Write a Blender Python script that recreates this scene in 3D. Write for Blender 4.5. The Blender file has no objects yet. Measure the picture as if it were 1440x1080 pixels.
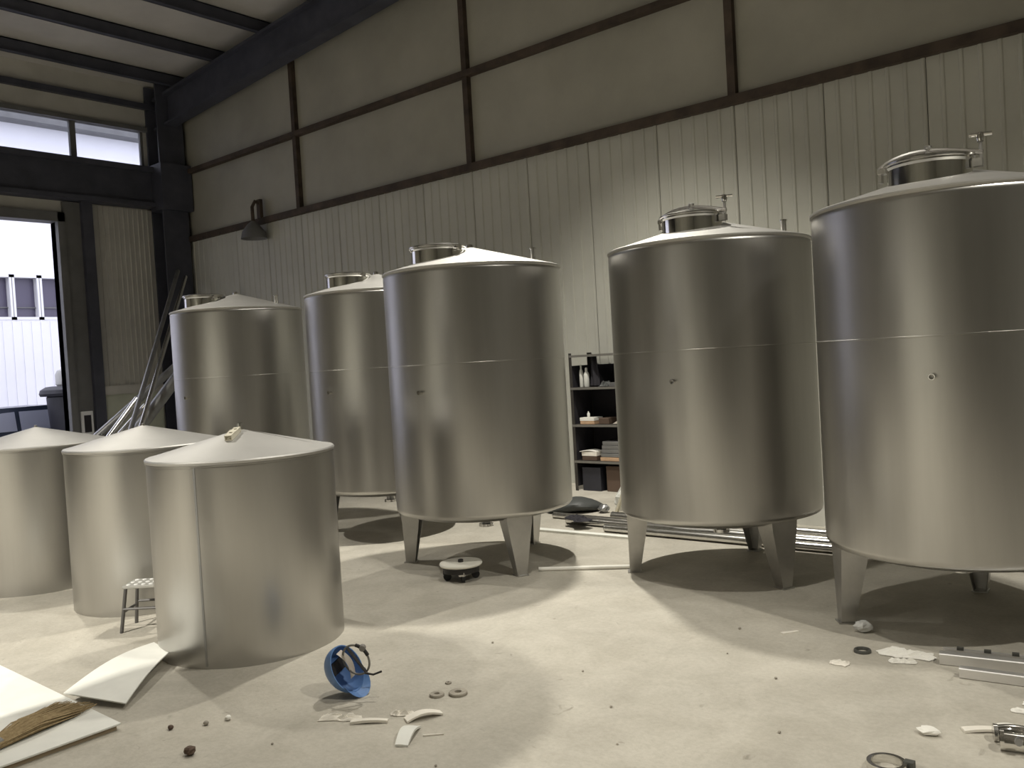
import bpy, math, random
from mathutils import Vector, Matrix, Quaternion
R = math.radians
PI = math.pi
random.seed(7)
scene = bpy.context.scene
col = scene.collection

# ------------------------------------------------------------------ camera
cam_data = bpy.data.cameras.new('camera')
cam_data.sensor_width = 36.0
cam_data.lens = 1216.57 / 1440 * 36.0
cam_data.clip_start = 0.05
cam_data.clip_end = 300
cam = bpy.data.objects.new('camera', cam_data)
col.objects.link(cam)
ax_r = Vector((0.76336, 0.64334, -0.05814)); ax_f = Vector((-0.64531, 0.76341, -0.02751))
ax_u = ax_r.cross(ax_f)
cam.matrix_world = Matrix(((ax_r.x, ax_u.x, -ax_f.x, 0), (ax_r.y, ax_u.y, -ax_f.y, 0), (ax_r.z, ax_u.z, -ax_f.z, 1.6), (0, 0, 0, 1)))
scene.camera = cam

# ------------------------------------------------------------------ world and exposure
world = bpy.data.worlds.new('overcast_sky'); scene.world = world
world.use_nodes = True
bg = world.node_tree.nodes['Background']
bg.inputs[0].default_value = (0.86, 0.87, 1.0, 1); bg.inputs[1].default_value = 2.3
vs = scene.view_settings
vs.view_transform = 'Standard'; vs.look = 'None'; vs.gamma = 1.0; vs.use_curve_mapping = False
vs.exposure = 0.0

# ------------------------------------------------------------------ high bay lamps: position, power, cone
LAMPS = [((2.6, 3.2, 6.3), 800, 134, .55), ((-2.8, 3.7, 6.3), 340, 124, .5), ((-9.4, 3.4, 6.3), 660, 126, .6),
         ((-4.75, 6.35, 6.3), 1550, 94, 1.0), ((-5.0, -4.6, 6.3), 4000, 122, .35)]
LAMP_COLOR = (1.0, 0.96, 0.86)

# ------------------------------------------------------------------ materials
MATS = {}
def mat(name, color, rough=.6, metal=0., var=.0, vscale=3., bump=0., bscale=40., color2=None, stretch=None, aniso=0., emit=None, rvar=0., trans=0.):
    m = bpy.data.materials.new(name); m.use_nodes = True
    nt = m.node_tree; N = nt.nodes; L = nt.links
    b = N['Principled BSDF']
    b.inputs['Base Color'].default_value = (*color, 1); b.inputs['Roughness'].default_value = rough; b.inputs['Metallic'].default_value = metal
    if trans: b.inputs['Transmission Weight'].default_value = trans
    tc = N.new('ShaderNodeTexCoord'); src = tc.outputs['Object']
    if stretch:
        mp = N.new('ShaderNodeMapping'); mp.inputs['Scale'].default_value = stretch
        L.new(src, mp.inputs['Vector']); src = mp.outputs['Vector']
    if var or color2:
        n = N.new('ShaderNodeTexNoise'); n.inputs['Scale'].default_value = vscale; n.inputs['Detail'].default_value = 6; n.inputs['Roughness'].default_value = .6
        L.new(src, n.inputs['Vector'])
        r = N.new('ShaderNodeValToRGB'); r.color_ramp.elements[0].position = .3; r.color_ramp.elements[1].position = .72
        c2 = color2 or tuple(min(1, c * (1 + var)) for c in color); c1 = color if color2 else tuple(c * (1 - var) for c in color)
        r.color_ramp.elements[0].color = (*c1, 1); r.color_ramp.elements[1].color = (*c2, 1)
        L.new(n.outputs['Fac'], r.inputs['Fac']); L.new(r.outputs['Color'], b.inputs['Base Color'])
        if rvar:
            mr = N.new('ShaderNodeMapRange'); mr.inputs['To Min'].default_value = rough - rvar; mr.inputs['To Max'].default_value = rough + rvar
            L.new(n.outputs['Fac'], mr.inputs['Value']); L.new(mr.outputs['Result'], b.inputs['Roughness'])
    if bump:
        n2 = N.new('ShaderNodeTexNoise'); n2.inputs['Scale'].default_value = bscale; n2.inputs['Detail'].default_value = 4
        L.new(src, n2.inputs['Vector'])
        bp = N.new('ShaderNodeBump'); bp.inputs['Strength'].default_value = bump; bp.inputs['Distance'].default_value = .02
        L.new(n2.outputs['Fac'], bp.inputs['Height']); L.new(bp.outputs['Normal'], b.inputs['Normal'])
    if aniso:
        b.inputs['Anisotropic'].default_value = aniso
        t = N.new('ShaderNodeTangent'); t.direction_type = 'RADIAL'; t.axis = 'Z'
        L.new(t.outputs['Tangent'], b.inputs['Tangent'])
    if emit:
        b.inputs['Emission Color'].default_value = (*emit[0], 1); b.inputs['Emission Strength'].default_value = emit[1]
    MATS[name] = m
    return m

def floor_material():
    m = bpy.data.materials.new('concrete_floor'); m.use_nodes = True
    nt = m.node_tree; N = nt.nodes; L = nt.links; b = N['Principled BSDF']
    tc = N.new('ShaderNodeTexCoord')
    def noise(scale, detail, rough=.6, dist=0.):
        n = N.new('ShaderNodeTexNoise'); n.inputs['Scale'].default_value = scale; n.inputs['Detail'].default_value = detail
        n.inputs['Roughness'].default_value = rough; n.inputs['Distortion'].default_value = dist
        L.new(tc.outputs['Object'], n.inputs['Vector']); return n
    def ramp(n, p0, c0, p1, c1):
        r = N.new('ShaderNodeValToRGB'); e = r.color_ramp.elements
        e[0].position = p0; e[0].color = (*c0, 1); e[1].position = p1; e[1].color = (*c1, 1)
        L.new(n.outputs['Fac'], r.inputs['Fac']); return r
    def mul(a, bb, fac):
        x = N.new('ShaderNodeMixRGB'); x.blend_type = 'MULTIPLY'; x.inputs[0].default_value = fac
        L.new(a.outputs[0], x.inputs[1]); L.new(bb.outputs[0], x.inputs[2]); return x
    base = ramp(noise(.55, 5, .6, .4), .3, (.44, .415, .36), .72, (.58, .545, .47))
    mid = ramp(noise(3.2, 8, .65, .6), .35, (.80, .79, .77), .62, (1, 1, 1))
    fine = ramp(noise(38, 6, .7), .25, (.78, .77, .75), .6, (1, 1, 1))
    spots = ramp(noise(11, 3, .5, 1.0), .22, (.5, .48, .45), .31, (1, 1, 1))
    x = mul(mul(mul(base, mid, .8), fine, .7), spots, .6)
    L.new(x.outputs[0], b.inputs['Base Color'])
    rr = N.new('ShaderNodeMapRange'); rr.inputs['To Min'].default_value = .5; rr.inputs['To Max'].default_value = .8
    L.new(mid.outputs[0], rr.inputs['Value']); L.new(rr.outputs[0], b.inputs['Roughness'])
    bp = N.new('ShaderNodeBump'); bp.inputs['Strength'].default_value = .25; bp.inputs['Distance'].default_value = .01
    L.new(noise(60, 5).outputs['Fac'], bp.inputs['Height']); L.new(bp.outputs['Normal'], b.inputs['Normal'])
    MATS['concrete_floor'] = m

floor_material()
mat('steel', (.50, .49, .47), .32, 1., var=.05, vscale=1.6, stretch=(6, 6, .5), aniso=.5, rvar=.02)
mat('steel_small', (.50, .49, .47), .32, 1., var=.05, vscale=1.4, stretch=(5, 5, .6), aniso=.45, rvar=.015)
mat('steel_roof', (.50, .49, .47), .60, 1., var=.05, vscale=4)
mat('steel_roof_small', (.50, .49, .47), .55, 1., var=.05, vscale=4)
mat('steel_satin', (.80, .79, .78), .5, 1.)
mat('steel_polished', (.72, .71, .68), .10, 1.)
mat('steel_seam', (.50, .49, .47), .30, 1., aniso=.5)
mat('steel_leg', (.50, .49, .47), .42, 1., var=.1, vscale=8)
mat('steel_tube', (.66, .65, .63), .22, 1., var=.06, vscale=6)
mat('steel_dull', (.36, .36, .36), .42, .9, var=.15, vscale=5)
mat('seam_dark', (.10, .10, .09), .6, .5)
mat('wall_sheet', (.49, .485, .43), .55, 0., var=.10, vscale=.9, bump=.1, bscale=12)
mat('wall_film', (.36, .345, .29), .6, 0., var=.14, vscale=.8, bump=.3, bscale=2.5)
mat('wall_plain', (.40, .40, .37), .7, 0., var=.1, vscale=.7)
mat('girt_rust', (.060, .042, .030), .75, 0., var=.45, vscale=5)
mat('beam_dark', (.060, .063, .085), .6, 0., var=.25, vscale=3)
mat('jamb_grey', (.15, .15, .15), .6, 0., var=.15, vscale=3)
mat('left_sheet', (.54, .525, .49), .6, 0., var=.12, vscale=1.5)
mat('plinth', (.52, .54, .44), .7, 0., var=.1, vscale=3)
mat('roof_sheet', (.58, .56, .54), .7, 0., var=.15, vscale=.7)
mat('white_frame', (.75, .75, .76), .5)
mat('facade_white', (.80, .80, .84), .6, 0., var=.03, vscale=.6)
mat('window_dark', (.085, .075, .12), .35)
mat('asphalt', (.32, .32, .33), .9, 0., var=.15, vscale=3)
mat('car_paint', (.035, .045, .075), .25, .3)
mat('car_glass', (.35, .37, .46), .12)
mat('rubber', (.02, .02, .02), .7)
mat('bin_black', (.022, .022, .03), .5, 0., var=.2, vscale=6)
mat('jug_white', (.62, .62, .60), .5)
mat('rack_dark', (.045, .040, .034), .5, .2, var=.2, vscale=8)
mat('rack_edge', (.20, .19, .17), .5, .4)
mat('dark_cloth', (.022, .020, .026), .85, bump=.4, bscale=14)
mat('black_bag', (.055, .058, .056), .55, bump=.5, bscale=9)
mat('plastic_white', (.75, .75, .70), .5, bump=.5, bscale=30)
mat('bottle_white', (.66, .66, .62), .4)
mat('paper', (.78, .74, .66), .85, 0., var=.06, vscale=12)
mat('board_white', (.78, .78, .73), .55, 0., var=.07, vscale=4)
mat('board_edge', (.34, .27, .18), .8)
mat('card_orange', (.55, .36, .22), .8, 0., var=.1, vscale=20)
mat('brown_dark', (.10, .065, .045), .8)
mat('straw', (.24, .17, .085), .9, 0., color2=(.40, .31, .17), vscale=60)
mat('helmet_blue', (.13, .25, .52), .35, 0., var=.08, vscale=9)
mat('helmet_inner', (.13, .25, .52), .6)
mat('strap_black', (.025, .022, .022), .7)
mat('strap_grey', (.20, .19, .17), .5)
mat('helmet_pad', (.72, .66, .60), .8)
mat('stool_frame', (.13, .125, .12), .45, .4)
mat('stool_seat', (.42, .41, .38), .5, .3)
mat('stool_dot', (.85, .85, .83), .4)
mat('dolly_top', (.80, .78, .70), .45)
mat('dolly_black', (.025, .023, .022), .5)
mat('concrete_chip', (.34, .31, .26), .9, 0., var=.2, vscale=30)
mat('plaster', (.82, .80, .74), .8)
mat('bracket_cream', (.66, .62, .50), .5)
mat('lamp_shell', (.35, .36, .36), .4, .6)
mat('lamp_emit', (1, 1, 1), .5, emit=(LAMP_COLOR, 18.))
mat('glass_clear', (.9, .92, .95), .02, trans=1.)

# ------------------------------------------------------------------ mesh helpers
class MB:
    def __init__(s): s.v = []; s.f = []
    def add(s, v, f):
        o = len(s.v); s.v += [tuple(p) for p in v]; s.f += [tuple(i + o for i in q) for q in f]; return s
    def box(s, lo, hi):
        x0, y0, z0 = lo; x1, y1, z1 = hi
        return s.add([(x0,y0,z0),(x1,y0,z0),(x1,y1,z0),(x0,y1,z0),(x0,y0,z1),(x1,y0,z1),(x1,y1,z1),(x0,y1,z1)],
                     [(0,3,2,1),(4,5,6,7),(0,1,5,4),(1,2,6,5),(2,3,7,6),(3,0,4,7)])
    def obox(s, c, size, rot=None):
        m = rot or Matrix.Identity(3); c = Vector(c); h = [k / 2 for k in size]; vv = []
        for z in (-1, 1):
            for (x, y) in ((-1,-1),(1,-1),(1,1),(-1,1)): vv.append(c + m @ Vector((x*h[0], y*h[1], z*h[2])))
        return s.add(vv, [(0,3,2,1),(4,5,6,7),(0,1,5,4),(1,2,6,5),(2,3,7,6),(3,0,4,7)])
    def bbox(s, lo, hi, b=.004):          # box with chamfered vertical and top edges
        x0,y0,z0 = lo; x1,y1,z1 = hi
        def ring(d, z): return [(x0+d,y0,z),(x1-d,y0,z),(x1,y0+d,z),(x1,y1-d,z),(x1-d,y1,z),(x0+d,y1,z),(x0,y1-d,z),(x0,y0+d,z)]
        def inset(z): return [(x0+2*b,y0+b,z),(x1-2*b,y0+b,z),(x1-b,y0+2*b,z),(x1-b,y1-2*b,z),(x1-2*b,y1-b,z),(x0+2*b,y1-b,z),(x0+b,y1-2*b,z),(x0+b,y0+2*b,z)]
        return s.loft([inset(z0), ring(b, z0+b), ring(b, z1-b), inset(z1)], True, True)
    def loft(s, rings, cap0=False, cap1=False, closed=True):
        n = len(rings[0]); o = 0; vv = [p for r in rings for p in r]; ff = []
        for i in range(len(rings) - 1):
            for j in range(n if closed else n - 1):
                k = (j + 1) % n
                ff.append((i*n+j, i*n+k, (i+1)*n+k, (i+1)*n+j))
        if cap0: ff.append(tuple(range(n - 1, -1, -1)))
        if cap1: ff.append(tuple((len(rings)-1)*n + j for j in range(n)))
        return s.add(vv, ff)
    def lathe(s, prof, n=64, c=(0,0,0), cap0=False, cap1=False):
        rings = [[(c[0]+r*math.cos(2*PI*j/n), c[1]+r*math.sin(2*PI*j/n), c[2]+z) for j in range(n)] for r, z in prof]
        return s.loft(rings, cap0, cap1)
    def tube(s, p0, p1, r0, r1=None, n=12, caps=True):
        return s.path([p0, p1], [r0, r0 if r1 is None else r1], n, caps)
    def path(s, pts, r, n=10, caps=True, closed=False, flat=None):
        pts = [Vector(p) for p in pts]; m = len(pts); rings = []
        prev = None
        for i, p in enumerate(pts):
            if closed: d = pts[(i+1) % m] - pts[i-1]
            else: d = pts[min(i+1, m-1)] - pts[max(i-1, 0)]
            d.normalize()
            if prev is None:
                a = Vector((0,0,1)) if abs(d.z) < .9 else Vector((1,0,0))
                u = d.cross(a).normalized()
            else:
                u = (prev - d * prev.dot(d)).normalized()
            prev = u; w = d.cross(u)
            rr = r[i] if isinstance(r, (list, tuple)) else r
            fl = flat or 1.
            rings.append([p + u * rr * math.cos(2*PI*j/n) + w * rr * fl * math.sin(2*PI*j/n) for j in range(n)])
        if closed: rings.append(rings[0])
        return s.loft(rings, caps and not closed, caps and not closed)
    def hollow(s, p0, p1, r, t, n=16):    # open ended tube with wall thickness
        p0 = Vector(p0); p1 = Vector(p1); d = (p1 - p0).normalized(); a = Vector((0,0,1)) if abs(d.z) < .9 else Vector((1,0,0))
        u = d.cross(a).normalized(); w = d.cross(u)
        def ring(p, rr): return [p + u*rr*math.cos(2*PI*j/n) + w*rr*math.sin(2*PI*j/n) for j in range(n)]
        return s.loft([ring(p0, r), ring(p1, r), ring(p1, r-t), ring(p0, r-t), ring(p0, r)])
    def sheet(s, fn, nu, nv, thick=0.):   # grid surface fn(u,v)->Vector, optional thickness downwards
        P = [[Vector(fn(i/nu, j/nv)) for i in range(nu+1)] for j in range(nv+1)]
        vv = [p for row in P for p in row]; W = nu + 1; ff = [(j*W+i, j*W+i+1, (j+1)*W+i+1, (j+1)*W+i) for j in range(nv) for i in range(nu)]
        if thick:
            o = len(vv); vv += [p - Vector((0,0,thick)) for p in vv]
            ff += [tuple(o + k for k in reversed(q)) for q in list(ff)]
            bd = [i for i in range(W)] + [j*W+nu for j in range(1, nv+1)] + [nv*W+i for i in range(nu-1, -1, -1)] + [j*W for j in range(nv-1, 0, -1)]
            for a, b in zip(bd, bd[1:] + bd[:1]): ff.append((b, a, o + a, o + b))
        return s.add(vv, ff)
    def build(s, name, m, parent=None, smooth=35):
        me = bpy.data.meshes.new(name); me.from_pydata(s.v, [], s.f); me.update()
        if smooth:
            me.shade_smooth(); me.set_sharp_from_angle(angle=R(smooth))
        me.materials.append(MATS[m])
        o = bpy.data.objects.new(name, me); col.objects.link(o)
        if parent: o.parent = parent
        return o

def empty(name, loc=(0,0,0), rz=0.):
    o = bpy.data.objects.new(name, None); o.empty_display_size = .1; col.objects.link(o)
    o.location = loc; o.rotation_euler = (0, 0, rz); return o
def tag(o, label, cat, group=None):
    o['label'] = label; o['category'] = cat
    if group: o['group'] = group
    return o
def struct(o, label=None):
    o['kind'] = 'structure'
    if label: o['label'] = label
    return o
def place(o, loc, rz=0.):
    o.location = loc; o.rotation_euler = (0, 0, rz); return o
def share(src, name, parent, loc=(0,0,0), rot=(0,0,0)):
    o = bpy.data.objects.new(name, src.data); col.objects.link(o); o.parent = parent; o.location = loc; o.rotation_euler = rot; return o
def copy_tree(o, parent=None):
    c = o.copy(); col.objects.link(c); c.parent = parent
    for ch in list(o.children): copy_tree(ch, c)
    return c

# ------------------------------------------------------------------ the hall
XL, XR, YB, YF = -15.6, 8.0, 8.81, -9.0        # left wall, right wall, back wall, wall behind the camera
BAY = 3.835
def roof_z(x): return 7.12 + .07 * (x - XL)
struct(MB().box((XL - .15, YF, -.2), (XR, YB + .2, 0)).build('floor', 'concrete_floor', smooth=0), 'bare dusty concrete workshop floor')

# back wall: ribbed sheets below, film covered fields between rusty girts above
wb = struct(MB().box((XL - .2, YB + .06, 0), (XR, YB + .2, roof_z(XL) + .07*12)).build('wall_back', 'wall_plain', smooth=0), 'tall sheet metal gable wall with rusty girts')
G1, G2 = 4.24, 5.50
def ribbed(w, z0, z1, pitch, depth, ribw):
    mb = MB(); n = round(w / pitch); pts = []
    for i in range(n):
        x = i * w / n; p = w / n
        pts += [(x, 0), (x + p - ribw, 0), (x + p - ribw*.75, -depth), (x + p - ribw*.25, -depth)]
    pts.append((w, 0))
    vv = [(x, y, z) for z in (z0, z1) for x, y in pts]; k = len(pts)
    mb.add(vv, [(i, i+1, k+i+1, k+i) for i in range(k-1)])
    return mb
pw = BAY / 4
first = None
x = XL
while x < XR - .01:
    if first is None: first = ribbed(pw - .006, 0, G1, .16, .011, .045).build('wall_panel', 'wall_sheet', wb, smooth=0); first.location = (x, YB, 0)
    else: share(first, 'wall_panel', wb, (x, YB, 0))
    x += pw
nb = int((XR - XL) / BAY) + 1
for k in range(nb):
    x0 = XL + k * BAY; x1 = min(x0 + BAY, XR)
    for r_ in range(2):
        ph = random.uniform(0, 6); amp = random.uniform(.012, .03)
        def fn(u, v):
            z0 = (G1, G2)[r_]; xx = x0 + u * (x1 - x0); z1 = G2 if r_ == 0 else roof_z(xx)
            b = math.sin(PI*u) * math.sin(PI*v) * amp + .006 * math.sin(u * 24 + ph) * math.sin(PI*v)
            return (xx, YB + .02 - b, z0 + v * (z1 - z0))
        MB().sheet(fn, 24, 6).build('wall_film_panel', 'wall_film', wb)
    if k > 0:
        MB().box((x0 - .045, YB - .06, G1), (x0 + .045, YB + .05, roof_z(x0) - .1)).build('wall_post', 'girt_rust', wb, smooth=0)
for z, h, d in ((G1, .05, .085), (G2, .04, .085)):
    for k in range(nb):
        x0 = XL + k * BAY; x1 = min(x0 + BAY, XR)
        MB().box((x0, YB - d, z - h), (x1 + .002, YB + .05, z + h)).build('girt', 'girt_rust', wb, smooth=0)

# left wall with the open doorway and the strip of high windows
wl = struct(MB().box((XL - .2, 6.5, 0), (XL - .02, YB + .2, 4.85)).box((XL - .2, YF, 6.32), (XL - .02, YB + .2, 7.2)).box((XL - .2, YF, 4.45), (XL - .02, 6.5, 4.85))
            .box((XL - .2, 8.2, 4.8), (XL - .02, YB + .2, 6.35)).box((XL - .2, YF, 0), (XL - .02, 1.6, 4.85)).box((XL - .2, YF, 4.8), (XL - .02, 0., 6.35))
            .build('wall_left', 'left_sheet', smooth=0), 'dim side wall with open doorway and high windows')
rp = ribbed(.275, 1.5, 4.8, .09, .015, .03).build('wall_panel', 'left_sheet', wl, smooth=0)
rp.location = (XL, 7.08, 0); rp.rotation_euler = (0, 0, R(90))
for i in range(1, 4): share(rp, 'wall_panel', wl, (XL, 7.08 + .275*i, 0), (0, 0, R(90)))
MB().box((XL - .02, 7.08, 0), (XL + .05, 8.2, 1.40)).build('plinth', 'plinth', wl, smooth=0)
MB().box((XL - .02, 7.08, 1.40), (XL + .09, 8.2, 1.56)).build('plinth_cap', 'left_sheet', wl, smooth=0)
MB().box((XL - .02, YF, 4.82), (XL + .28, 8.35, 4.9)).box((XL + .1, YF, 4.9), (XL + .18, 8.35, 5.46)).box((XL - .02, YF, 5.46), (XL + .28, 8.35, 5.56)).build('beam', 'beam_dark', wl, smooth=0)
MB().box((XL - .02, YF, 6.68), (XL + .08, YB, 6.78)).build('girt', 'beam_dark', wl, smooth=0)
MB().box((XL - .02, YF, 6.26), (XL + .06, 8.25, 6.34)).build('window_head', 'jamb_grey', wl, smooth=0)
# doorway trims
t1 = struct(MB().box((XL - .2, 6.50, 0), (XL + .10, 6.62, 4.60)).box((XL - .02, 6.62, 0), (XL + .06, 6.90, 4.80)).build('trim_1', 'jamb_grey', smooth=0), 'grey steel jamb of the open doorway')
MB().box((XL - .02, 6.90, 0), (XL + .16, 7.08, 4.82)).build('jamb_channel', 'beam_dark', t1, smooth=0)
struct(MB().box((XL - .2, 1.6, 4.44), (XL + .10, 6.62, 4.60)).build('trim_2', 'jamb_grey', smooth=0), 'grey steel head track above the doorway')
struct(MB().box((XL - .2, 1.5, 0), (XL + .10, 1.62, 4.60)).build('trim_3', 'jamb_grey', smooth=0))
# window strip: two panes each side of the mullion seen, more further along
for k, (y0, y1) in enumerate(((6.92, 8.20), (4.70, 6.92), (2.4, 4.70), (0., 2.4))):
    w = struct(MB().box((XL - .12, y0, 5.56), (XL - .04, y0 + .05, 6.30)).box((XL - .12, y1 - .05, 5.56), (XL - .04, y1, 6.30)).box((XL - .12, y0, 5.56), (XL - .04, y1, 5.60)).box((XL - .12, y0, 6.26), (XL - .04, y1, 6.32))
               .build('window_%d' % (k + 1), 'jamb_grey', smooth=0), 'high clerestory window above the dark beam')
    MB().box((XL - .085, y0 + .05, 5.6), (XL - .079, y1 - .05, 6.26)).build('pane', 'glass_clear', w, smooth=0)
# corner column
cl = struct(MB().box((XL, 8.25, 0), (XL + .04, 8.75, 7.1)).box((XL + .04, 8.47, 0), (XL + .40, 8.53, 7.1)).box((XL + .40, 8.25, 0), (XL + .44, 8.75, 7.1)).build('column', 'beam_dark', smooth=0), 'dark steel corner column')
MB().box((XL + .1, 8.2, 4.75), (XL + .55, 8.8, 5.6)).build('bracket', 'beam_dark', cl, smooth=0)

# other walls
struct(MB().box((XR, YF, 0), (XR + .2, YB + .2, 9.0)).build('wall_right', 'wall_plain', smooth=0))
struct(MB().box((XL - .2, YF - .2, 0), (XR + .2, YF, 9.0)).build('wall_front', 'wall_plain', smooth=0))
# ceiling: one roof sheet between each pair of purlins
pur = [-14.85 + 1.38 * k for k in range(17)]
ce = struct(MB().add([(XL - .3, YF - .2, roof_z(XL-.3) + .16), (XR + .2, YF - .2, roof_z(XR+.2) + .16), (XR + .2, YB + .3, roof_z(XR+.2) + .16), (XL - .3, YB + .3, roof_z(XL-.3) + .16)], [(0,3,2,1)]).build('ceiling', 'roof_sheet', smooth=0), 'dark roof with steel purlins')
edges = [XL - .25] + pur + [XR + .2]
for a, b in zip(edges, edges[1:]):
    za, zb = roof_z(a) + .02, roof_z(b) + .02
    MB().add([(a, YF, za), (b, YF, zb), (b, YB + .1, zb), (a, YB + .1, za), (a, YF, za+.04), (b, YF, zb+.04), (b, YB+.1, zb+.04), (a, YB+.1, za+.04)],
             [(0,3,2,1),(4,5,6,7),(0,1,5,4),(1,2,6,5),(2,3,7,6),(3,0,4,7)]).build('roof_panel', 'roof_sheet', ce, smooth=0)
for x in pur:
    z = roof_z(x)
    MB().box((x - .01, YF, z - .22), (x + .01, YB, z + .01)).box((x - .01, YF, z - .22), (x + .09, YB, z - .205)).box((x - .09, YF, z - .005), (x + .01, YB, z + .01)).build('purlin', 'beam_dark', ce, smooth=0)
def rafter(y):
    mb = MB()
    for (dz0, dz1, w) in ((-.82, -.78, .12), (-.78, -.27, .02), (-.27, -.22, .12)):
        a, b = XL, XR; za, zb = roof_z(a), roof_z(b)
        mb.add([(a,y-w,za+dz0),(b,y-w,zb+dz0),(b,y+w,zb+dz0),(a,y+w,za+dz0),(a,y-w,za+dz1),(b,y-w,zb+dz1),(b,y+w,zb+dz1),(a,y+w,za+dz1)],
               [(0,3,2,1),(4,5,6,7),(0,1,5,4),(1,2,6,5),(2,3,7,6),(3,0,4,7)])
    mb.build('rafter', 'beam_dark', ce, smooth=0)
for y in (8.5, 2.4, -3.6): rafter(y)

# ------------------------------------------------------------------ lamps
lamp_ids = ['right', 'middle', 'left', 'tank_row', 'near_side']      # all hang above the picture
lamp_names = ['above the open floor right of the tank row', 'above the floor in front of the tank row', 'above the small tanks near the doorway', 'right above the tank row', 'above the near floor by the large white board']
for (loc, power, ang, blend), where, lid in zip(LAMPS, lamp_names, lamp_ids):
    lt = tag(empty('high_bay_lamp_%s_offscreen' % lid, loc), 'hanging high bay lamp ' + where, 'lamp', 'high bay lamps under the roof')
    MB().lathe([(.05, .34), (.09, .32), (.10, .20), (.13, .16), (.22, .06), (.27, 0), (.262, 0), (.21, .055), (.12, .15), (.02, .16)], 32).build('reflector', 'lamp_shell', lt)
    MB().lathe([(.001, .02), (.07, .03), (.09, .08), (.07, .14), (.001, .15)], 24).build('bulb_%s_offscreen' % lid, 'lamp_emit', lt)
    top = roof_z(loc[0]) + .02 - loc[2]
    MB().tube((0, 0, .33), (0, 0, top), .008, n=8).build('hanging_rod', 'lamp_shell', lt)
    ld = bpy.data.lights.new('lamp_light_%s_offscreen' % lid, 'SPOT'); ld.energy = power; ld.color = LAMP_COLOR; ld.spot_size = R(ang); ld.spot_blend = blend; ld.shadow_soft_size = .10
    lo = bpy.data.objects.new('lamp_light_%s_offscreen' % lid, ld); col.objects.link(lo); lo.parent = lt; lo.location = (0, 0, -.02)

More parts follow.
